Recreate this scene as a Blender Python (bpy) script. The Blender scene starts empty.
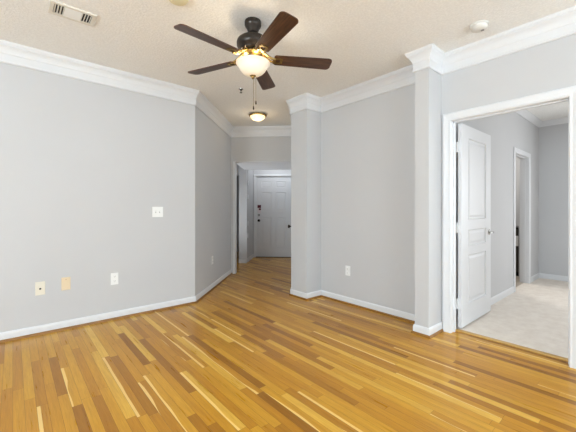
import bpy, bmesh, math, random
from mathutils import Vector, Matrix
random.seed(4)
SC = bpy.context.scene
COL = SC.collection
PI = math.pi

# ------------------------------------------------------------------ camera, world, exposure, daylight
HC = 1.238                                   # eye height
cd = bpy.data.cameras.new('camera'); cam = bpy.data.objects.new('camera', cd); COL.objects.link(cam)
cam.location = (0, 0, HC)
cam.rotation_euler = (PI / 2, 0, -math.asin(0.652))
cd.sensor_width = 36.0; cd.sensor_fit = 'HORIZONTAL'
cd.lens = 36.0 * 320 / 576
cd.shift_y = -7.2 / 576
cd.clip_start = 0.02
SC.camera = cam
vs = SC.view_settings
vs.view_transform = 'Standard'; vs.look = 'None'; vs.gamma = 1.0; vs.use_curve_mapping = False
vs.exposure = -0.15
W = bpy.data.worlds.new('world'); SC.world = W; W.use_nodes = True
W.node_tree.nodes['Background'].inputs[0].default_value = (0.85, 0.92, 1.0, 1)
W.node_tree.nodes['Background'].inputs[1].default_value = 1.0

def area(name, loc, rot, sx, sy, power, col=(1, 1, 1), spread=PI):
    l = bpy.data.lights.new(name, 'AREA'); l.shape = 'RECTANGLE'; l.size = sx; l.size_y = sy
    l.energy = power; l.color = col; l.spread = spread
    o = bpy.data.objects.new(name, l); COL.objects.link(o); o.location = loc; o.rotation_euler = rot
    return o
DAY = (0.78, 0.91, 1.0)
TILT = math.radians(22)        # sky and bright ground outside both reach in
# area-light daylight at living room windows invented behind the camera, and the bedroom window
H_ENTRY = (4.58, 5.884)
area('daylight_living_a', (0.3, -3.46, 1.45), (PI / 2 + TILT, 0, 0), 1.9, 1.7, 102, DAY)
area('daylight_living_b', (2.35, -3.46, 1.45), (PI / 2 + TILT, 0, 0), 1.3, 1.7, 105, DAY)
area('daylight_living_c', (-3.46, 0.5, 1.45), (PI / 2 + TILT, 0, -PI / 2), 1.9, 1.7, 250, DAY)
area('daylight_bedroom', (7.03, -1.2, 1.45), (PI / 2, 0, PI / 2), 1.7, 1.6, 84, (0.93, 0.97, 1.0))
area('bathroom_lamp_light', (6.5, 2.3, 2.7), (0, 0, 0), 0.5, 0.5, 22, (1, 0.96, 0.9))
area('entry_fill_light', (H_ENTRY[0], H_ENTRY[1], 2.5), (PI / 2 - .3, 0, -PI / 4), 0.3, 0.3, 6.5, (0.9, 0.95, 1.0))  # unseen fill light added to brighten the entry door
area('passage_fill_light', (2.65, 6.75, 0.7), (PI / 2 + math.radians(38), 0, -PI * 3 / 4), 0.85, 1.0, 24, (0.9, 0.95, 1.0), PI * .65)  # fill light added in the side passage to brighten the header's underside

# ------------------------------------------------------------------ materials
def lin(c):
    r = []
    for v in c:
        v /= 255.0
        r.append(v / 12.92 if v <= 0.04045 else ((v + 0.055) / 1.055) ** 2.4)
    return tuple(r) + (1.0,)

class NT:
    def __init__(s, name):
        s.m = bpy.data.materials.new(name); s.m.use_nodes = True
        s.t = s.m.node_tree; s.b = s.t.nodes['Principled BSDF']
    def n(s, kind, **kw):
        x = s.t.nodes.new(kind)
        for k, v in kw.items(): setattr(x, k, v)
        return x
    def put(s, sock, v):
        if isinstance(v, bpy.types.NodeSocket): s.t.links.new(v, sock)
        else: sock.default_value = v
    def math(s, op, a, b=0.0, c=0.0):
        x = s.n('ShaderNodeMath', operation=op)
        s.put(x.inputs[0], a); s.put(x.inputs[1], b); s.put(x.inputs[2], c)
        return x.outputs[0]
    def comb(s, a, b, c=0.0):
        x = s.n('ShaderNodeCombineXYZ'); s.put(x.inputs[0], a); s.put(x.inputs[1], b); s.put(x.inputs[2], c)
        return x.outputs[0]
    def white(s, vec):
        x = s.n('ShaderNodeTexWhiteNoise', noise_dimensions='3D'); s.put(x.inputs['Vector'], vec); return x.outputs['Value']
    def noise(s, vec, scale, detail=2.0, rough=0.5):
        x = s.n('ShaderNodeTexNoise'); s.put(x.inputs['Vector'], vec)
        x.inputs['Scale'].default_value = scale; x.inputs['Detail'].default_value = detail; x.inputs['Roughness'].default_value = rough
        return x.outputs['Fac']
    def ramp(s, fac, stops, interp='LINEAR'):
        x = s.n('ShaderNodeValToRGB'); x.color_ramp.interpolation = interp
        e = x.color_ramp.elements
        while len(e) < len(stops): e.new(0.5)
        for el, (p, c) in zip(e, stops): el.position = p; el.color = c
        s.put(x.inputs[0], fac); return x.outputs[0]
    def mix(s, fac, a, b, blend='MIX'):
        x = s.n('ShaderNodeMix', data_type='RGBA', blend_type=blend)
        s.put(x.inputs[0], fac); s.put(x.inputs[6], a); s.put(x.inputs[7], b); return x.outputs[2]
    def bump(s, h, strength, dist):
        x = s.n('ShaderNodeBump'); x.inputs['Strength'].default_value = strength; x.inputs['Distance'].default_value = dist
        s.put(x.inputs['Height'], h); s.t.links.new(x.outputs[0], s.b.inputs['Normal'])
    def coords(s):
        return s.n('ShaderNodeTexCoord').outputs['Object']

def paint(name, c, rough=0.6, spec=0.3, var=0.02, scale=3.0, bump=0.0, bscale=200):
    q = NT(name); co = q.coords()
    f = q.noise(co, scale, 3)
    a = lin(c); d = tuple(x * (1 - var) for x in a[:3]) + (1,)
    q.put(q.b.inputs['Base Color'], q.ramp(f, [(0.3, d), (0.7, a)]))
    q.b.inputs['Roughness'].default_value = rough; q.b.inputs['Specular IOR Level'].default_value = spec
    if bump: q.bump(q.noise(co, bscale, 3), bump, 0.002)
    return q.m

def metal(name, c, rough=0.35, metallic=1.0):
    q = NT(name); co = q.coords()
    a = lin(c); d = tuple(x * 0.8 for x in a[:3]) + (1,)
    q.put(q.b.inputs['Base Color'], q.ramp(q.noise(co, 40, 2), [(0.35, d), (0.65, a)]))
    q.b.inputs['Metallic'].default_value = metallic; q.b.inputs['Roughness'].default_value = rough
    return q.m

def glow(name, c, strength, base=(245, 240, 228)):
    q = NT(name)
    f = q.noise(q.coords(), 14, 4, 0.6)
    a = lin(c); d = tuple(x * 0.9 for x in a[:3]) + (1,)
    q.put(q.b.inputs['Emission Color'], q.ramp(f, [(0.3, d), (0.7, a)]))
    q.b.inputs['Base Color'].default_value = lin(base)
    q.b.inputs['Emission Strength'].default_value = strength; q.b.inputs['Roughness'].default_value = 0.3
    return q.m

def floor_material():
    q = NT('oak_strip_floor'); co = q.coords()
    sx = q.n('ShaderNodeSeparateXYZ'); q.put(sx.inputs[0], co)
    u, v = sx.outputs[0], sx.outputs[1]
    w = 0.056
    ru = q.math('DIVIDE', u, w); row = q.math('FLOOR', ru); fu = q.math('FRACT', ru)
    r1 = q.white(q.comb(row, 3.7)); r2 = q.white(q.comb(row, 11.3))
    L = q.math('MULTIPLY_ADD', r2, 0.7, 0.6)
    sv = q.math('ADD', q.math('DIVIDE', v, L), q.math('MULTIPLY', r1, 9.0))
    idv = q.math('FLOOR', sv); fv = q.math('FRACT', sv)
    tone = q.white(q.comb(row, idv, 1.0)); p3 = q.white(q.comb(row, idv, 5.0)); p4 = q.white(q.comb(row, idv, 9.0))
    col = q.ramp(tone, [(0.0, lin((150, 99, 28))), (0.07, lin((168, 114, 33))), (0.22, lin((187, 131, 38))),
                        (0.55, lin((197, 142, 42))), (0.90, lin((207, 155, 50))), (1.0, lin((226, 182, 82)))])
    off = q.math('MULTIPLY', tone, 37.0)
    # broad figure and fine grain, both running with the board
    g1 = q.noise(q.comb(q.math('MULTIPLY', u, 42.0), q.math('MULTIPLY', v, 2.2), off), 1.0, 4, 0.6)
    g2 = q.noise(q.comb(q.math('MULTIPLY', u, 260.0), q.math('MULTIPLY', v, 9.0), off), 1.0, 3, 0.6)
    col = q.mix(1.0, col, q.ramp(g1, [(0.25, (0.84, 0.80, 0.74, 1)), (0.6, (1.02, 1.02, 1.02, 1)), (0.8, (1.05, 1.06, 1.08, 1))]), 'MULTIPLY')
    col = q.mix(0.6, col, q.ramp(g2, [(0.3, (0.80, 0.76, 0.70, 1)), (0.6, (1.04, 1.04, 1.04, 1))]), 'MULTIPLY')
    # pale sapwood along one edge of some boards, with a wavering limit
    wav = q.noise(q.comb(q.math('MULTIPLY', v, 1.6), q.math('MULTIPLY', row, 7.31), off), 1.0, 1)
    lim = q.math('MULTIPLY_ADD', q.math('SUBTRACT', wav, 0.5), 1.7, q.math('MULTIPLY_ADD', p4, 0.5, 0.02))
    has = q.math('GREATER_THAN', p3, 0.885)
    sap = q.math('MULTIPLY', has, q.math('LESS_THAN', fu, q.math('MINIMUM', lim, 0.34)))
    col = q.mix(q.math('MULTIPLY', sap, 0.8), col, lin((240, 204, 128)))
    # joints
    eu = q.math('MINIMUM', fu, q.math('SUBTRACT', 1.0, fu))
    ev = q.math('MULTIPLY', q.math('MINIMUM', fv, q.math('SUBTRACT', 1.0, fv)), q.math('DIVIDE', L, w))
    gap = q.math('LESS_THAN', q.math('MINIMUM', eu, ev), 0.018)
    col = q.mix(q.math('MULTIPLY', gap, 0.55), col, lin((84, 50, 20)))
    q.put(q.b.inputs['Base Color'], col)
    q.put(q.b.inputs['Roughness'], q.math('MULTIPLY_ADD', g1, 0.10, 0.24))
    q.b.inputs['Specular IOR Level'].default_value = 0.15
    q.b.inputs['Coat Weight'].default_value = 0.26; q.b.inputs['Coat Roughness'].default_value = 0.07
    h = q.math('SUBTRACT', q.math('MULTIPLY', g2, 0.15), gap)
    q.bump(h, 0.12, 0.0015)
    return q.m

def blade_material():
    q = NT('walnut_blade'); co = q.coords()
    sx = q.n('ShaderNodeSeparateXYZ'); q.put(sx.inputs[0], co)
    g = q.noise(q.comb(q.math('MULTIPLY', sx.outputs[0], 5.0), q.math('MULTIPLY', sx.outputs[1], 70.0)), 1.0, 4, 0.6)
    q.put(q.b.inputs['Base Color'], q.ramp(g, [(0.3, lin((48, 30, 19))), (0.55, lin((80, 51, 33))), (0.75, lin((110, 72, 46)))]))
    q.b.inputs['Roughness'].default_value = 0.35
    return q.m

def ceiling_material():
    q = NT('knockdown_ceiling'); co = q.coords()
    f = q.noise(co, 55, 5, 0.6); k = q.ramp(f, [(0.42, (0, 0, 0, 1)), (0.62, (1, 1, 1, 1))])
    q.put(q.b.inputs['Base Color'], q.mix(k, lin((240, 239, 236)), lin((247, 246, 243))))
    q.b.inputs['Roughness'].default_value = 0.9; q.b.inputs['Specular IOR Level'].default_value = 0.1
    q.bump(k, 0.5, 0.004)
    return q.m

def carpet_material():
    q = NT('beige_carpet'); co = q.coords()
    a = q.noise(co, 9, 4, 0.6); b = q.noise(co, 260, 3, 0.7)
    c = q.ramp(a, [(0.3, lin((232, 222, 211))), (0.7, lin((245, 237, 227)))])
    c = q.mix(0.6, c, q.ramp(b, [(0.3, (0.84, 0.83, 0.82, 1)), (0.65, (1.05, 1.05, 1.05, 1))]), 'MULTIPLY')
    q.put(q.b.inputs['Base Color'], c)
    q.b.inputs['Roughness'].default_value = 1.0; q.b.inputs['Specular IOR Level'].default_value = 0.05
    q.bump(b, 0.8, 0.006)
    return q.m

def glass_material():
    q = NT('window_glass')
    q.b.inputs['Base Color'].default_value = (0.97, 0.99, 1, 1); q.b.inputs['Transmission Weight'].default_value = 1.0
    q.b.inputs['Roughness'].default_value = 0.02; q.b.inputs['IOR'].default_value = 1.1
    return q.m

M = dict(
    wall=paint('grey_wall_paint', (200, 200, 201), 0.75, 0.2, 0.015, 2.0, 0.06, 260),
    white=paint('white_trim_paint', (222, 223, 225), 0.4, 0.4, 0.01),
    door=paint('white_door_paint', (220, 221, 223), 0.45, 0.4, 0.01),
    floor=floor_material(), ceiling=ceiling_material(), carpet=carpet_material(),
    shoe=paint('oak_shoe_stain', (150, 104, 44), 0.4, 0.4, 0.25, 12.0),
    strip=paint('light_oak_strip', (206, 164, 92), 0.4, 0.4, 0.15, 12.0),
    tile=paint('beige_floor_tile', (190, 178, 164), 0.4, 0.4, 0.1, 8.0),
    bronze=metal('oil_rubbed_bronze', (66, 60, 55), 0.4, 0.75),
    brass=metal('antique_brass', (156, 132, 82), 0.42),
    chrome=metal('brushed_chrome', (190, 188, 184), 0.25),
    blade=blade_material(),
    shade=glow('frosted_lit_glass', (255, 222, 168), 0.3, (236, 228, 216)),
    halllamp=glow('alabaster_lit_glass', (255, 214, 140), 1.5),
    plastic=paint('white_plastic', (240, 240, 238), 0.35, 0.5, 0.01),
    almond=paint('almond_plastic', (230, 224, 208), 0.4, 0.4, 0.03),
    tan=paint('tan_plastic', (228, 208, 174), 0.4, 0.4, 0.04),
    slot=paint('shaded_slot_grey', (150, 148, 146), 0.6, 0.2, 0.05),
    dark=paint('dark_metal_recess', (46, 44, 42), 0.6, 0.2, 0.1),
    vent=paint('vent_enamel', (224, 219, 208), 0.5, 0.3, 0.02),
    maroon=paint('maroon_card', (98, 42, 52), 0.6, 0.3, 0.1),
    card=paint('white_card', (225, 215, 216), 0.6, 0.3, 0.05),
    espresso=paint('espresso_cabinet', (72, 66, 56), 0.4, 0.4, 0.15),
    stone=paint('dark_stone_top', (58, 54, 52), 0.25, 0.5, 0.2, 30),
    towel=paint('white_towel', (228, 226, 222), 0.95, 0.1, 0.05, 60, 0.4, 400),
    glass=glass_material(),
    detector=paint('offwhite_detector', (222, 220, 215), 0.45, 0.4, 0.02),
    yellowed=paint('yellowed_plastic', (222, 214, 178), 0.5, 0.3, 0.04),
)

# ------------------------------------------------------------------ mesh helpers
def obj(name, bm, mat, parent=None, smooth=False, bevel=0.0, seg=2):
    me = bpy.data.meshes.new(name)
    bmesh.ops.recalc_face_normals(bm, faces=bm.faces)
    bm.to_mesh(me); bm.free()
    if smooth:
        for p in me.polygons: p.use_smooth = True
    me.materials.append(M[mat] if isinstance(mat, str) else mat)
    o = bpy.data.objects.new(name, me); COL.objects.link(o)
    if parent: o.parent = parent
    if bevel:
        b = o.modifiers.new('bevel', 'BEVEL'); b.width = bevel; b.segments = seg; b.limit_method = 'ANGLE'
    if smooth:
        try: me.set_sharp_from_angle(angle=math.radians(40))
        except Exception: pass
    return o

def struct(name, bm, mat, parent=None, label=None, **kw):
    o = obj(name, bm, mat, parent, **kw)
    if not parent: o['kind'] = 'structure'
    if label: o['label'] = label
    return o

def thing(name, label, cat, loc, rz=0.0, group=None, mat=None):
    o = bpy.data.objects.new(name, None); COL.objects.link(o)
    o.location = loc; o.rotation_euler = (0, 0, rz); o.empty_display_size = 0.05
    o['label'] = label; o['category'] = cat
    if group: o['group'] = group
    return o

def NB(): return bmesh.new()

def box(bm, a, b, M4=None):
    x0, y0, z0 = a; x1, y1, z1 = b
    vv = [bm.verts.new(p) for p in ((x0, y0, z0), (x1, y0, z0), (x1, y1, z0), (x0, y1, z0), (x0, y0, z1), (x1, y0, z1), (x1, y1, z1), (x0, y1, z1))]
    for f in ((0, 3, 2, 1), (4, 5, 6, 7), (0, 1, 5, 4), (1, 2, 6, 5), (2, 3, 7, 6), (3, 0, 4, 7)):
        bm.faces.new([vv[i] for i in f])
    if M4 is not None:
        for q in vv: q.co = M4 @ q.co
    return bm

def prism(bm, poly, z0, z1, M4=None):
    lo = [bm.verts.new((x, y, z0)) for x, y in poly]; hi = [bm.verts.new((x, y, z1)) for x, y in poly]
    n = len(poly)
    bm.faces.new(lo[::-1]); bm.faces.new(hi)
    for i in range(n): bm.faces.new((lo[i], lo[(i + 1) % n], hi[(i + 1) % n], hi[i]))
    if M4 is not None:
        for q in lo + hi: q.co = M4 @ q.co
    return bm

def lathe(bm, prof, n=40, c=(0, 0, 0)):
    rings = []
    for r, z in prof:
        if r < 1e-5: rings.append([bm.verts.new((c[0], c[1], c[2] + z))])
        else: rings.append([bm.verts.new((c[0] + r * math.cos(2 * PI * k / n), c[1] + r * math.sin(2 * PI * k / n), c[2] + z)) for k in range(n)])
    for A, B in zip(rings, rings[1:]):
        for k in range(n):
            a0, a1 = A[k % len(A)], A[(k + 1) % len(A)]
            b0, b1 = B[k % len(B)], B[(k + 1) % len(B)]
            f = []
            for q in (a0, a1, b1, b0):
                if q not in f: f.append(q)
            if len(f) > 2: bm.faces.new(f)
    for R in (rings[0], rings[-1]):
        if len(R) > 2:
            try: bm.faces.new(R)
            except ValueError: pass
    return bm

def tube(bm, pts, r, n=10):
    pts = [Vector(p) for p in pts]; rings = []
    for i, p in enumerate(pts):
        t = (pts[min(i + 1, len(pts) - 1)] - pts[max(i - 1, 0)]).normalized()
        up = Vector((0, 0, 1)) if abs(t.z) < 0.9 else Vector((1, 0, 0))
        a = t.cross(up).normalized(); b = t.cross(a)
        rr = r[i] if isinstance(r, (list, tuple)) else r
        rings.append([bm.verts.new(p + rr * (a * math.cos(2 * PI * k / n) + b * math.sin(2 * PI * k / n))) for k in range(n)])
    for A, B in zip(rings, rings[1:]):
        for k in range(n): bm.faces.new((A[k], A[(k + 1) % n], B[(k + 1) % n], B[k]))
    bm.faces.new(rings[0][::-1]); bm.faces.new(rings[-1])
    return bm

def sweep(bm, path, prof, closed=False):
    """profile (p, z), p measured to the right of the direction of travel, mitred at corners"""
    P = [Vector((x, y)) for x, y in path]; n = len(P); rings = []
    def nrm(a, b): d = (b - a).normalized(); return Vector((d.y, -d.x))
    for i in range(n):
        n0 = nrm(P[i - 1], P[i]) if (i > 0 or closed) else None
        n1 = nrm(P[i], P[(i + 1) % n]) if (i < n - 1 or closed) else None
        if n0 is None: m = n1
        elif n1 is None: m = n0
        else: m = (n0 + n1) / (1 + n0.dot(n1))
        rings.append([bm.verts.new((P[i].x + m.x * p, P[i].y + m.y * p, z)) for p, z in prof])
    k = len(prof)
    for i in range(n if closed else n - 1):
        A, B = rings[i], rings[(i + 1) % n]
        for j in range(k): bm.faces.new((A[j], A[(j + 1) % k], B[(j + 1) % k], B[j]))
    if not closed: bm.faces.new(rings[0]); bm.faces.new(rings[-1][::-1])
    return bm

R2 = math.sqrt(0.5)
H0 = Vector((3.153, 5.333))
def Hc(s, t): return (H0.x + R2 * (s + t), H0.y + R2 * (t - s))          # hallway axes: s to the right, t along the hall
HM = Matrix.Translation((H0.x, H0.y, 0)) @ Matrix.Rotation(-PI / 4, 4, 'Z').to_4x4()
HM = Matrix(((R2, R2, 0, H0.x), (-R2, R2, 0, H0.y), (0, 0, 1, 0), (0, 0, 0, 1)))   # (s,t,z) -> world

# ------------------------------------------------------------------ the setting
ZC = 2.785; UR = 3.315; VL = 3.995; TH = 0.125; BK = -3.6; BK0 = -2.5
C1 = (3.03, 3.135, 3.455)       # first pilaster: face u, v range
C2 = (3.04, 1.455, 1.595)       # second pilaster
DV0, DV1, DZ = 0.467, 1.357, 2.114   # bedroom doorway
S1 = 1.241
fl = prism(NB(), [(BK, BK), (3.43, BK), (3.43, 3.0), (9, 3.0), (9, 10), (BK, 10)], -0.1, 0.0)
struct('floor', fl, 'floor', label='glossy golden wood strip floor')
struct('floor_carpet', box(NB(), (3.43, BK0, -0.1), (9, 1.48, 0.004)), 'carpet', label='beige bedroom carpet')
struct('floor_bathroom', box(NB(), (3.43, 1.48, -0.1), (9, 3.0, 0.003)), 'tile')
struct('ceiling', prism(NB(), [(BK - .3, BK - .3), (9, BK - .3), (9, 10), (BK - .3, 10)], ZC, ZC + 0.1), 'ceiling', label='textured warm white ceiling')

struct('wall_left', prism(NB(), [(BK, VL), (1.82, VL), (1.77, VL + TH), (BK, VL + TH)], 0, ZC), 'wall')
a, b = Hc(0, 0), Hc(-0.12, 0)
struct('wall_hall_left', prism(NB(), [(1.82, VL), a, b, (1.77, VL + TH)], 0, ZC), 'wall')
# lowered hallway header with its left jamb
bm = prism(NB(), [Hc(*p) for p in ((0, 0), (S1, 0), (S1, 1.25), (0.0, 1.25), (0.055, 0.12), (0, 0.12))], 2.14, ZC)
prism(bm, [Hc(*p) for p in ((0, 0), (0.075, 0), (0.075, 0.12), (0, 0.12))], 0, 2.14)
struct('wall_hall_header', bm, 'wall')
# white lining under the header and down the jamb corner
bm = prism(NB(), [Hc(*p) for p in ((0.045, -0.004), (S1, -0.004), (S1, 1.25), (0.0, 1.25), (0.055, 0.12), (0.045, 0.12))], 2.128, 2.14)
prism(bm, [Hc(*p) for p in ((0.045, -0.006), (0.082, -0.006), (0.082, 0.124), (0.045, 0.124))], 0, 2.14)
struct('trim_hall_opening', bm, 'white')
struct('wall_hall_right', prism(NB(), [(UR, C1[1]), (C1[0], C1[1]), (C1[0], C1[2]), Hc(S1, 2.3), Hc(S1 + .12, 2.3), (3.44, 3.72), (3.44, C1[1])], 0, ZC), 'wall')
bm = box(NB(), (UR, BK, 0), (3.44, DV0 - 0.02, ZC)); box(bm, (UR, DV0 - 0.02, DZ + 0.02), (3.44, DV1 + 0.02, ZC)); box(bm, (UR, DV1 + 0.02, 0), (3.44, C1[1], ZC))
struct('wall_right', bm, 'wall')
struct('wall_right_pilaster', box(NB(), (C2[0], C2[1], 0), (UR, C2[2], ZC)), 'wall')
# far hall: stub wall, hall side wall, entry wall, side passage
bm = box(NB(), (-0.125, 1.2, 0), (0.04, 1.32, ZC), HM)
struct('wall_hall_stub', bm, 'wall')
struct('wall_entry_left', box(NB(), (-0.06, 1.34, 0), (0.04, 2.1, ZC), HM), 'wall')
ED0, ED1, EZ = 0.105, 1.02, 2.085
bm = box(NB(), (-1.4, 2.1, 0), (-.80, 2.22, ZC), HM); box(bm, (-.80, 2.1, 2.1), (-.18, 2.22, ZC), HM); box(bm, (-.18, 2.1, 0), (ED0, 2.22, ZC), HM); box(bm, (ED0, 2.1, EZ), (ED1, 2.22, ZC), HM); box(bm, (ED1, 2.1, 0), (S1, 2.22, ZC), HM)
struct('wall_entry', bm, 'wall')
bm = box(NB(), (-1.5, 0.0, 0), (-0.001, 0.12, ZC), HM); box(bm, (-1.5, 0.12, 0), (-1.4, 2.22, ZC), HM)
struct('wall_passage', bm, 'wall')
bm = box(NB(), (-.95, 2.22, 0), (-.83, 3.3, ZC), HM); box(bm, (-.83, 3.18, 0), (-.10, 3.3, ZC), HM); box(bm, (-.15, 2.22, 0), (-.10, 3.18, ZC), HM)
struct('wall_dark_pocket', bm, 'wall')  # unlit pocket added so the strip beside the stub wall stays dark
# walls behind the camera, with windows added to let daylight in
def wall_window(axis, c0, c1, wins, name):
    bm = NB(); z0, z1 = 0.55, 2.35
    cur = c0
    def seg(lo, hi, za, zb):
        if axis == 'v': box(bm, (lo, BK - TH, za), (hi, BK, zb))
        else: box(bm, (BK - TH, lo, za), (BK, hi, zb))
    for lo, hi in wins:
        seg(cur, lo, 0, ZC); seg(lo, hi, 0, z0); seg(lo, hi, z1, ZC); cur = hi
    seg(cur, c1, 0, ZC)
    struct(name, bm, 'wall')
    return z0, z1
WV = [(-0.7, 1.3), (1.65, 3.05)]; WU = [(-0.5, 1.5)]
z0, z1 = wall_window('v', BK - TH, 3.44, WV, 'wall_back')
wall_window('u', BK, VL + TH, WU, 'wall_far_left')
def window(i, M4, w):
    bm = NB(); t = 0.06
    for x in (0, w - t, w / 2 - t / 2): box(bm, (x, 0.02, 0), (x + t, 0.10, z1 - z0), M4)
    for z in (0, z1 - z0 - t, (z1 - z0) / 2 - t / 2): box(bm, (0, 0.025, z), (w, 0.095, z + t), M4)
    o = struct('window_%d' % i, bm, 'white')
    struct('pane', box(NB(), (t / 2, 0.055, t / 2), (w - t / 2, 0.06, z1 - z0 - t / 2), M4), 'glass', parent=o)
for i, (lo, hi) in enumerate(WV): window(i + 1, Matrix.Translation((lo, BK - TH, z0)), hi - lo)
window(3, Matrix.Translation((BK, WU[0][0], z0)) @ Matrix.Rotation(PI / 2, 4, 'Z'), WU[0][1] - WU[0][0])

# bedroom and bathroom beyond
BV = 1.42; BU = 7.14
IU0, IU1, IZ = 5.69, 6.465, 2.08
bm = box(NB(), (3.44, BV, 0), (IU0 - .02, BV + .12, ZC)); box(bm, (IU0 - .02, BV, IZ + .02), (IU1 + .02, BV + .12, ZC)); box(bm, (IU1 + .02, BV, 0), (BU + .12, BV + .12, ZC))
struct('wall_bedroom_left', bm, 'wall')
bm = NB(); bw0, bw1 = -2.1, -0.3
box(bm, (BU, bw1, 0), (BU + .12, BV, ZC)); box(bm, (BU, BK0, 0), (BU + .12, bw0, ZC)); box(bm, (BU, bw0, 0), (BU + .12, bw1, z0)); box(bm, (BU, bw0, z1), (BU + .12, bw1, ZC))
struct('wall_bedroom_far', bm, 'wall')
struct('wall_bedroom_right', box(NB(), (3.44, BK0, 0), (BU, BK0 + .12, ZC)), 'wall')
window(4, Matrix.Translation((BU + .12, bw0, z0)) @ Matrix.Rotation(PI / 2, 4, 'Z'), bw1 - bw0)
bm = box(NB(), (7.5, BV + .12, 0), (7.62, 3.0, ZC)); box(bm, (5.2, BV + .12, 0), (5.32, 2.9, ZC)); box(bm, (5.2, 2.9, 0), (7.5, 3.0, ZC))
box(bm, (6.97, BV + .12, 0), (7.5, 1.675, ZC))
struct('wall_bathroom', bm, 'wall')

# crown moulding, baseboards, shoe moulding
room = [(BK, VL), (1.82, VL), Hc(0, 0), Hc(S1, 0), (C1[0], C1[2]), (C1[0], C1[1]), (UR, C1[1]), (UR, C2[2]), (C2[0], C2[2]), (C2[0], C2[1]), (UR, C2[1]), (UR, BK), (BK, BK)]
crown = [(0, 0), (0, -.187), (.013, -.187), (.017, -.180), (.017, -.172), (.012, -.166), (.014, -.105), (.020, -.098), (.024, -.084), (.032, -.066), (.043, -.050),
         (.054, -.040), (.058, -.034), (.058, -.026), (.063, -.022), (.067, -.014), (.068, 0)]
crown = [(p, ZC + z) for p, z in crown]
struct('trim_crown', sweep(NB(), room, crown, True), 'white', label='white crown moulding around the living room')
bcrown = [(0, ZC), (0, ZC - .09), (.01, ZC - .09), (.014, ZC - .08), (.03, ZC - .06), (.05, ZC - .025), (.062, ZC - .014), (.066, ZC)]
struct('trim_bedroom_crown', sweep(NB(), [(3.44, BV), (BU, BV), (BU, BK0 + .12)], bcrown), 'white')
base = [(0, 0), (0, .088), (.006, .088), (.011, .080), (.014, .068), (.014, 0)]
shoe = [(.0145, 0.0), (.0145, .022), (.020, .021), (.027, .014), (.030, 0.0)]
L0 = Hc(0.0, -0.002)
for nm, path in (('left', [(BK, BK), (BK, VL), (1.82, VL), L0]),
                 ('right', [Hc(S1, 2.09), (C1[0], C1[2]), (C1[0], C1[1]), (UR, C1[1]), (UR, C2[2]), (C2[0], C2[2]), (C2[0], C2[1]), (UR, C2[1])]),
                 ('back', [(UR, DV0 - 0.09), (UR, BK), (BK, BK)])):
    struct('baseboard_' + nm, sweep(NB(), path, base), 'white')
    struct('trim_shoe_' + nm, sweep(NB(), path, shoe), 'shoe')
struct('baseboard_stub', sweep(NB(), [Hc(-0.125, 1.2), Hc(0.04, 1.2)], base), 'white')
struct('baseboard_entry', sweep(NB(), [Hc(0.04, 1.34), Hc(0.04, 2.09)], base), 'white')
bbase = [(p, z + 0.004) for p, z in base]
struct('baseboard_bedroom_left', sweep(NB(), [(3.46, BV), (IU0 - .075, BV)], bbase), 'white')
struct('baseboard_bedroom_far', sweep(NB(), [(IU1 + .075, BV), (BU, BV), (BU, BK0 + .12)], bbase), 'white')
struct('trim_threshold', prism(NB(), [(3.405, DV0 + .002), (3.455, DV0 + .002), (3.455, DV1 - .002), (3.405, DV1 - .002)], 0.0, 0.01), 'strip', label='wood strip where the floor meets the carpet')

# casings: a frame of three legs with a moulded profile.  local x across the wall, y out of the wall (towards -y), z up
def casing(name, x0, x1, zt, w, M4, jd=0.13, zb=0.0, jamb=True, both=False):
    bm = NB()
    prof = [(0, 0), (0, -.010), (.010, -.017), (.022, -.014), (w * .6, -.017), (w - .012, -.020), (w, -.016), (w, 0)]
    def leg(pts):   # pts: inner path points (x,z), outward directions
        rings = [[bm.verts.new(M4 @ Vector((px + dx * q, yy, pz + dz * q))) for q, yy in prof] for px, pz, dx, dz in pts]
        k = len(prof)
        for A, B in zip(rings, rings[1:]):
            for j in range(k): bm.faces.new((A[j], A[(j + 1) % k], B[(j + 1) % k], B[j]))
        bm.faces.new(rings[0]); bm.faces.new(rings[-1][::-1])
    leg([(x0, zb, -1, 0), (x0, zt, -1, 1), (x1, zt, 1, 1), (x1, zb, 1, 0)])
    if jamb:
        t = .018
        box(bm, (x0 - t, 0, zb), (x0, jd, zt), M4); box(bm, (x1, 0, zb), (x1 + t, jd, zt), M4); box(bm, (x0 - t, 0, zt), (x1 + t, jd, zt + t), M4)
        # door stop
        box(bm, (x0, jd * .35, zb), (x0 + .01, jd * .62, zt), M4); box(bm, (x1 - .01, jd * .35, zb), (x1, jd * .62, zt), M4); box(bm, (x0, jd * .35, zt - .01), (x1, jd * .62, zt), M4)
    return struct(name, bm, 'white')
# right wall: local x -> -v, y -> +u
MR = Matrix(((0, 1, 0, UR), (-1, 0, 0, 0), (0, 0, 1, 0), (0, 0, 0, 1)))
casing('trim_bedroom_doorway', -DV1, -DV0, DZ, 0.078, MR, jd=0.115)
MB_ = Matrix(((1, 0, 0, 0), (0, 1, 0, BV), (0, 0, 1, 0), (0, 0, 0, 1)))
casing('trim_bathroom_doorway', IU0, IU1, IZ, 0.07, MB_, jd=0.12, zb=0.004)
ME = HM @ Matrix.Translation((0, 2.1, 0))
casing('trim_entry_door', ED0 + .005, ED1 - .005, EZ - .02, 0.055, ME, jd=0.12)

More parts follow.
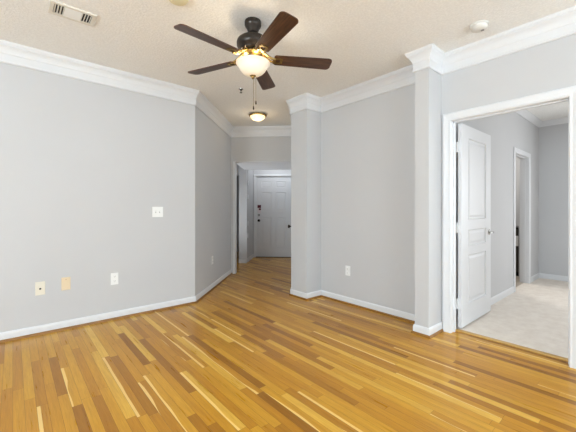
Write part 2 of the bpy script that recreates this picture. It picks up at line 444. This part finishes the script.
# ------------------------------------------------------------------ panelled doors
def door_mesh(w, h, t, panels, both=True):
    bm = NB()
    xs = sorted({0, w} | {p[0] for p in panels} | {p[1] for p in panels}); zs = sorted({0, h} | {p[2] for p in panels} | {p[3] for p in panels})
    def face(y, sgn):
        V = {}
        def vert(x, z, d=0.0):
            k = (round(x, 5), round(z, 5), round(d, 5))
            if k not in V: V[k] = bm.verts.new((x, y + sgn * d, z))
            return V[k]
        for i in range(len(xs) - 1):
            for j in range(len(zs) - 1):
                x0, x1, q0, q1 = xs[i], xs[i + 1], zs[j], zs[j + 1]
                if any(p[0] <= x0 + 1e-6 and p[1] >= x1 - 1e-6 and p[2] <= q0 + 1e-6 and p[3] >= q1 - 1e-6 for p in panels): continue
                bm.faces.new((vert(x0, q0), vert(x1, q0), vert(x1, q1), vert(x0, q1)))
        for x0, x1, q0, q1 in panels:
            prev = None
            for ins, d in ((0, 0), (.005, -.004), (.012, .008), (.026, .009), (.05, .002)):
                a, b, c, e = x0 + ins, x1 - ins, q0 + ins, q1 - ins
                ring = [vert(a, c, d), vert(b, c, d), vert(b, e, d), vert(a, e, d)]
                if prev:
                    for k in range(4): bm.faces.new((prev[k], prev[(k + 1) % 4], ring[(k + 1) % 4], ring[k]))
                prev = ring
            bm.faces.new(prev)
    face(0, 1)
    face(t, -1)
    # edges
    for (a, b) in (((0, 0), (w, 0)), ((w, 0), (w, h)), ((w, h), (0, h)), ((0, h), (0, 0))):
        bm.faces.new([bm.verts.new(p) for p in ((a[0], 0, a[1]), (b[0], 0, b[1]), (b[0], t, b[1]), (a[0], t, a[1]))])
    bmesh.ops.remove_doubles(bm, verts=bm.verts, dist=1e-5)
    return bm

# bedroom door, open ninety degrees into the bedroom; local x -> +u, y -> +v
dw, dh, dt = 0.862, 2.09, 0.036
d1 = struct('door_1', door_mesh(dw, dh, dt, [(.175, .70, 1.10, 1.965), (.175, .70, .82, 1.00), (.175, .70, .21, .735)]), 'door', label='white three-panel door standing open into the bedroom')
d1.location = (3.468, 1.32, 0.022)
def lever(parent, x, z, y, sgn, dirx, mat='chrome', name='door_handle'):
    bm = NB()
    k = len(bm.verts)
    prof = [(0, 0), (.030, 0), (.032, .004), (.026, .010), (.011, .013), (.010, .045), (.012, .05), (0, .052)]
    lathe(bm, prof, 24)
    R = Matrix.Translation((x, y, z)) @ Matrix.Rotation(sgn * PI / 2, 4, 'X')
    for q in bm.verts: q.co = R @ q.co
    yy = y - sgn * .044
    tube(bm, [(x, yy, z), (x + dirx * .02, yy - sgn * .004, z + .002), (x + dirx * .06, yy - sgn * .006, z + .004), (x + dirx * .105, yy, z - .004)], [.010, .010, .008, .007])
    return obj(name, bm, mat, parent, smooth=True)
lever(d1, dw - .06, .94, 0.0, 1, -1)
lever(d1, dw - .06, .94, dt, -1, -1)
def hinge(parent, loc, M4=None, name='hinge', mat='white'):
    bm = NB()
    x, y, z = loc
    lathe(bm, [(0, -.048), (.0075, -.048), (.0075, .048), (0, .048)], 12, (x, y, z))
    lathe(bm, [(0, .048), (.005, .048), (.006, .053), (0, .056)], 12, (x, y, z))
    return obj(name, bm, mat, parent, smooth=True)
for z in (0.24, 1.02, 1.845):
    bm = NB()
    lathe(bm, [(0, -.05), (.008, -.05), (.008, .05), (.005, .056), (0, .056)], 12, (-.010, dt + .002, z))
    box(bm, (-.030, dt - .0015, z - .05), (.0, dt + .004, z + .05))
    box(bm, (-.003, 0.004, z - .05), (.0, dt + .004, z + .05))
    obj('hinge', bm, 'white', d1)
box_l = None

# entry door: six panels, closed
ew, eh = ED1 - ED0 - .02, EZ - .03
xa0, xa1, xb0, xb1 = .13, .40, ew - .40, ew - .13
d2 = struct('door_2', door_mesh(ew, eh, .044, [(a, b, c, e) for a, b in ((xa0, xa1), (xb0, xb1)) for c, e in ((.24, 1.02), (1.16, 1.66), (1.76, 1.94))]), 'door', label='white six-panel entry door at the end of the hallway')
d2.matrix_world = HM @ Matrix.Translation((ED0 + .01, 2.1 + .035, 0.008))
bm = NB(); lathe(bm, [(0, 0), (.032, 0), (.034, .006), (.022, .012), (.020, .030), (.027, .045), (.027, .058), (.018, .066), (0, .068)], 24)
R = Matrix.Translation((.065, 0, .93)) @ Matrix.Rotation(PI / 2, 4, 'X')
for q in bm.verts: q.co = R @ q.co
obj('door_knob', bm, 'dark', d2, smooth=True, )
bm = NB(); lathe(bm, [(0, 0), (.030, 0), (.031, .010), (.024, .020), (0, .022)], 24); R = Matrix.Translation((.065, 0, 1.07)) @ Matrix.Rotation(PI / 2, 4, 'X')
for q in bm.verts: q.co = R @ q.co
obj('deadbolt', bm, 'chrome', d2, smooth=True)
struct('trim_entry_sill', box(NB(), (ED0, 2.085, 0), (ED1, 2.2, .012), HM), 'dark')

# side-closet jamb in the hall left wall, with its four hinges
bm = box(NB(), (0.04, 1.195, 0), (0.056, 1.235, 2.128), HM); box(bm, (-0.01, 1.322, 0), (0.03, 1.338, 2.128), HM)
tj = struct('trim_closet_jamb', bm, 'white')
for z in (0.61, 0.90, 1.52, 1.84):
    obj('hinge', box(NB(), (0.041, 1.33, z - .05), (0.062, 1.38, z + .05), HM), 'white', tj)

# a door in the hall right wall, only its knob shows past the corner
d3w, d3h = 0.76, 2.05
MH = HM @ Matrix(((0, -1, 0, S1 - .012), (1, 0, 0, -0.82), (0, 0, 1, 0.01), (0, 0, 0, 1)))   # local x -> +t, y -> -s
bm = door_mesh(d3w, d3h, .012, [(a, b, c, e) for a, b in ((.10, .34), (.42, .66)) for c, e in ((.24, 1.0), (1.14, 1.62), (1.72, 1.92))])
d3 = struct('door_3', bm, 'door')
d3.matrix_world = MH

# ------------------------------------------------------------------ ceiling fan
FAN = (1.502, 2.190)
fan = thing('ceiling_fan', 'five-blade ceiling fan with walnut blades and lit frosted bowl', 'ceiling fan', (FAN[0], FAN[1], ZC))
def z_(z): return z - ZC
obj('canopy', lathe(NB(), [(0, 0), (.064, 0), (.068, -.008), (.068, -.035), (.062, -.05), (.052, -.058), (.044, -.085), (.030, -.098), (0, -.098)], 40), 'bronze', fan, smooth=True)
obj('downrod', lathe(NB(), [(0, -.09), (.013, -.09), (.013, -.115), (.022, -.12), (.022, -.14), (0, -.14)], 24), 'bronze', fan, smooth=True)
obj('motor_housing', lathe(NB(), [(0, -.128), (.03, -.13), (.07, -.134), (.105, -.144), (.127, -.162), (.133, -.180), (.132, -.205), (.124, -.222), (.112, -.230), (.104, -.246), (.07, -.258), (0, -.258)], 48), 'bronze', fan, smooth=True)
obj('switch_housing', lathe(NB(), [(0, -.255), (.078, -.258), (.082, -.268), (.074, -.282), (.056, -.292), (.056, -.318), (.085, -.332), (.096, -.338), (0, -.342)], 40), 'brass', fan, smooth=True)
sh = [(.088, -.338), (.126, -.338), (.138, -.343), (.139, -.352), (.131, -.360), (.124, -.368), (.117, -.382), (.104, -.404), (.084, -.426), (.060, -.441), (.034, -.450), (0, -.453)]
obj('lamp_shade', lathe(NB(), sh, 48), 'shade', fan, smooth=True)
obj('finial', lathe(NB(), [(0, -.445), (.026, -.449), (.027, -.450), (.018, -.456), (.012, -.464), (.012, -.470), (.005, -.478), (0, -.480)], 24), 'brass', fan, smooth=True)
PITCH = math.radians(-12)
for k in range(5):
    ang = math.radians(-31.0 + 72 * k)
    Rz = Matrix.Rotation(ang, 4, 'Z')
    # blade arm: two curved prongs from the motor and a plate with an open middle under the blade
    bm = NB()
    for sy in (-1, 1):
        tube(bm, [(.070, sy * .016, -.258), (.10, sy * .024, -.276), (.125, sy * .030, -.296), (.155, sy * .028, -.308), (.185, sy * .024, -.312)], [.013, .012, .011, .010, .009], 8)
    for a, b in (((.165, -.034), (.19, .034)), ((.225, -.028), (.245, .028)), ((.185, -.034), (.23, -.018)), ((.185, .018), (.23, .034))):
        box(bm, (a[0], a[1], -.3165), (b[0], b[1], -.3115), Matrix.Translation((0, 0, -.312)) @ Matrix.Rotation(PITCH, 4, 'X') @ Matrix.Translation((0, 0, .312)))
    for q in bm.verts: q.co = Rz @ q.co
    obj('blade_arm', bm, 'brass', fan, smooth=True)
    # blade: wider towards the rounded tip
    out = []
    x0, x1 = .175, .665; w0, w1 = .058, .070; rc = .035
    out += [(x0, -w0 + .012), (x0 + .012, -w0)]
    for i in range(7):
        a = -PI / 2 + i * PI / 12; out.append((x1 - rc + rc * math.cos(a), -w1 + rc + rc * math.sin(a)))
    for i in range(7):
        a = i * PI / 12; out.append((x1 - rc + rc * math.cos(a), w1 - rc + rc * math.sin(a)))
    out += [(x0 + .012, w0), (x0, w0 - .012)]
    bm = prism(NB(), out, -.0035, .0035)
    o = obj('blade', bm, 'blade', fan)
    o.matrix_local = Matrix.Translation((0, 0, -.307)) @ Rz @ Matrix.Rotation(PITCH, 4, 'X')
for (dx, dy, ze, fob) in ((.004, -.002, 2.055, True), (.021, -.012, 2.10, True)):
    bm = tube(NB(), [(dx, dy, -.474 if dx < .01 else -.45), (dx, dy, z_(ze) + .03)], .0014, 6)
    pc = obj('pull_chain', bm, 'brass', fan)
    obj('fob', lathe(NB(), [(0, .032), (.004, .03), (.006, .012), (.0065, .004), (.003, 0), (0, 0)], 12, (dx, dy, z_(ze))), 'bronze', pc, smooth=True)
for k in range(3):      # three bulbs sit around the stem, above the rim of the bowl
    a = 0.4 + 2 * PI * k / 3
    pl = bpy.data.lights.new('fan_bulb', 'POINT'); pl.energy = 2.2; pl.color = (1, .82, .56); pl.shadow_soft_size = .02
    po = bpy.data.objects.new('fan_bulb', pl); COL.objects.link(po); po.parent = fan; po.location = (.10 * math.cos(a), .10 * math.sin(a), -.322)

# ------------------------------------------------------------------ hall flush light
hl = thing('flush_ceiling_light', 'round bronze flush ceiling light, lit, in front of the hallway', 'ceiling light', (3.03, 4.28, ZC))
obj('rim', lathe(NB(), [(0, 0), (.10, 0), (.135, -.012), (.145, -.022), (.143, -.034), (.128, -.040), (0, -.040)], 40), 'brass', hl, smooth=True)
obj('lamp_shade', lathe(NB(), [(0, -.036), (.122, -.037), (.120, -.052), (.104, -.076), (.075, -.096), (.04, -.107), (0, -.11)], 40), 'halllamp', hl, smooth=True)
pl = bpy.data.lights.new('hall_bulb', 'POINT'); pl.energy = 2.2; pl.color = (1, .78, .5); pl.shadow_soft_size = .08
po = bpy.data.objects.new('hall_bulb', pl); COL.objects.link(po); po.parent = hl; po.location = (0, 0, -.2)

# ------------------------------------------------------------------ ceiling fittings
vt = thing('ceiling_vent', 'white rectangular ceiling air vent with slats at both ends', 'vent', (0.36, 3.028, ZC))
bm = NB(); wx, wy = .152, .098
for a, b in (((-wx, -wy), (wx, -wy + .028)), ((-wx, wy - .028), (wx, wy)), ((-wx, -wy + .028), (-wx + .028, wy - .028)), ((wx - .028, -wy + .028), (wx, wy - .028))):
    box(bm, (a[0], a[1], -.012), (b[0], b[1], 0))
obj('frame', bm, 'vent', vt, bevel=.003)
obj('damper', box(NB(), (-.055, -wy + .028, -.010), (.055, wy - .028, -.002)), 'plastic', vt)
obj('duct_shade_sheet', box(NB(), (-wx + .028, -wy + .028, -.002), (wx - .028, wy - .028, -.0005)), 'dark', vt)  # dark sheet painted in for the shade inside the duct
for sx in (-1, 1):
    for k in range(4):
        x = sx * (.062 + k * .019)
        obj('slat', box(NB(), (-.0028, -wy + .028, -.012), (.0028, wy - .028, 0), Matrix.Translation((x, 0, -.0)) @ Matrix.Rotation(sx * math.radians(20), 4, 'Y')), 'vent', vt)
sd = thing('smoke_detector', 'round white smoke detector on the ceiling in front of the bedroom wall', 'smoke detector', (2.972, .993, ZC))
obj('base', lathe(NB(), [(0, 0), (.070, 0), (.072, -.006), (.070, -.012), (0, -.012)], 36), 'detector', sd, smooth=True)
obj('cover', lathe(NB(), [(0, -.012), (.062, -.012), (.064, -.02), (.058, -.036), (.045, -.044), (0, -.046)], 36), 'detector', sd, smooth=True)
obj('test_button', lathe(NB(), [(0, -.044), (.014, -.044), (.013, -.049), (0, -.05)], 16, (.02, -.02, 0)), 'slot', sd, smooth=True)
rd = thing('ceiling_cover_plate', 'round yellowed ceiling cover cut off by the top of the photo', 'cover plate', (0.915, 2.30, ZC))
obj('cover', lathe(NB(), [(0, 0), (.072, 0), (.074, -.006), (.066, -.022), (.05, -.028), (0, -.03)], 36), 'yellowed', rd, smooth=True)
sp = thing('fire_sprinkler', 'small dark fire sprinkler head on the ceiling beside the fan', 'sprinkler', (2.232, 3.525, ZC))
obj('escutcheon', lathe(NB(), [(0, 0), (.030, 0), (.028, -.006), (.010, -.010), (0, -.01)], 24), 'chrome', sp, smooth=True)
bm = lathe(NB(), [(0, -.008), (.009, -.009), (.009, -.022), (.006, -.026), (0, -.026)], 16)
tube(bm, [(.007, 0, -.02), (.010, 0, -.034), (.003, 0, -.048)], .002, 6); tube(bm, [(-.007, 0, -.02), (-.010, 0, -.034), (-.003, 0, -.048)], .002, 6)
obj('body', bm, 'bronze', sp)
obj('deflector', lathe(NB(), [(0, -.046), (.016, -.048), (.016, -.051), (0, -.051)], 16), 'bronze', sp)

# ------------------------------------------------------------------ wall plates; local x along the wall, -y out of it
def plate(name, label, cat, loc, rz, w, h, mat, group=None):
    t = thing(name, label, cat, loc, rz, group)
    obj('plate', box(NB(), (-w / 2, -.006, -h / 2), (w / 2, 0, h / 2)), mat, t, bevel=.003)
    return t
def sockets(t, mat='plastic'):
    for z in (-.026, .026):
        s = obj('socket', prism(NB(), [(.017 * math.cos(a) , .0145 * math.sin(a)) for a in [2 * PI * k / 20 for k in range(20)]], 0, .004,
                Matrix.Translation((0, -.0055, z)) @ Matrix.Rotation(PI / 2, 4, 'X')), mat, t)
        bm = NB()
        for x in (-.007, .007): box(bm, (x - .0014, -.0105, z - .002), (x + .0014, -.0093, z + .008))
        lathe(bm, [(0, 0), (.0028, 0), (.0028, .0012), (0, .0012)], 10, (0, 0, 0))
        for q in list(bm.verts)[-22:]:
            q.co = Matrix.Translation((0, -.0093, z - .0075)) @ Matrix.Rotation(PI / 2, 4, 'X') @ q.co
        obj('slot', bm, 'slot', s)
t = plate('cable_outlet', 'almond cable outlet with dark centre jack, lowest left on the long grey wall', 'outlet', (.205, VL, .452), 0, .078, .132, 'almond')
j = obj('jack', lathe(NB(), [(0, 0), (.009, 0), (.009, .003), (.006, .004), (.006, .011), (0, .011)], 16), 'dark', t, smooth=True)
j.matrix_local = Matrix.Translation((0, -.006, -.004)) @ Matrix.Rotation(PI / 2, 4, 'X')
t = plate('phone_outlet', 'tan phone outlet between the almond cable outlet and the white outlet', 'outlet', (.415, VL, .467), 0, .078, .132, 'tan')
obj('jack', box(NB(), (-.010, -.009, -.012), (.010, -.005, .008)), 'tan', t, bevel=.001)
obj('screw', box(NB(), (-.003, -.0072, .040), (.003, -.0055, .046)), 'brass', t)
t = plate('power_outlet', 'white double power outlet on the long grey wall under the switches', 'outlet', (.866, VL, .453), 0, .078, .132, 'plastic'); sockets(t)
t = plate('light_switch', 'white plate with two toggle switches on the long grey wall', 'light switch', (1.338, VL, 1.20), 0, .128, .125, 'plastic')
for x in (-.023, .023):
    obj('toggle_slot', box(NB(), (x - .004, -.0068, -.012), (x + .004, -.0055, .012)), 'slot', t)
    obj('toggle', box(NB(), (x - .004, -.018, -.002), (x + .004, -.006, .008), None), 'plastic', t, bevel=.001)
t = plate('power_outlet', 'white double power outlet between the two wall pilasters', 'outlet', (UR, 2.655, .43), -PI / 2, .078, .128, 'plastic'); sockets(t)
t = plate('power_outlet', 'white outlet on the angled wall leading to the hallway', 'outlet', (1.82 + .519, VL + .519 * (5.333 - VL) / (3.153 - 1.82), .446), PI / 4, .075, .128, 'plastic'); sockets(t)

# card hanging on the entry door
cdh = thing('door_card', 'dark red and white card on the entry door above the lock', 'card', (0, 0, 0))
cdh.matrix_world = HM @ Matrix.Translation((ED0 + .01 + .075, 2.1 + .033, 1.29))
obj('panel', box(NB(), (-.045, -.004, -.16), (.045, 0, .0)), 'card', cdh)
obj('printed_band', box(NB(), (-.045, -.005, -.03), (.045, -.004, .045)), 'maroon', cdh)
obj('printed_block', box(NB(), (-.012, -.005, -.085), (.045, -.004, -.04)), 'maroon', cdh)

# knob of the hall door
bm = lathe(NB(), [(0, 0), (.030, 0), (.031, .006), (.014, .012), (.012, .035), (.026, .046), (.029, .058), (.022, .07), (0, .074)], 24)
R = Matrix.Translation((.05, .012, .94)) @ Matrix.Rotation(-PI / 2, 4, 'X')
for q in bm.verts: q.co = R @ q.co
obj('door_knob', bm, 'bronze', d3, smooth=True)

# ------------------------------------------------------------------ bathroom glimpsed through the bedroom
vn = thing('bathroom_vanity', 'dark wood vanity glimpsed through the inner doorway of the bedroom', 'vanity', (7.22, 2.2, 0.003))
obj('cabinet', box(NB(), (-.24, -.515, .08), (.275, .69, .86)), 'espresso', vn, bevel=.004)
obj('plinth', box(NB(), (-.18, -.51, 0), (.275, .69, .08)), 'dark', vn)
obj('countertop', box(NB(), (-.275, -.52, .86), (.275, .69, .90)), 'stone', vn, bevel=.004)
for y0 in (-.50, -.09, .30):
    dd = obj('door', box(NB(), (-.258, y0, .10), (-.24, y0 + .38, .84)), 'espresso', vn, bevel=.004)
    obj('handle', tube(NB(), [(-.275, y0 + .34, .45), (-.275, y0 + .34, .6)], .005, 8), 'chrome', dd)
tw = thing('hand_towel', 'white hand towel hanging over the front of the dark vanity', 'towel', (6.955, 1.725, .66))
bm = NB()
box(bm, (-.012, -.05, -.10), (.0, .09, .085)); box(bm, (-.02, -.048, -.09), (-.012, .085, .08))
obj('cloth', bm, 'towel', tw, bevel=.005)
hk = thing('robe_hook', 'small chrome hook high on the bathroom wall', 'hook', (7.5, 1.78, 1.93))
obj('backplate', box(NB(), (-.008, -.02, -.04), (0, .02, .04)), 'chrome', hk, bevel=.003)
obj('prong', tube(NB(), [(-.006, 0, .01), (-.04, 0, 0), (-.05, 0, .03)], .006, 8), 'chrome', hk, smooth=True)
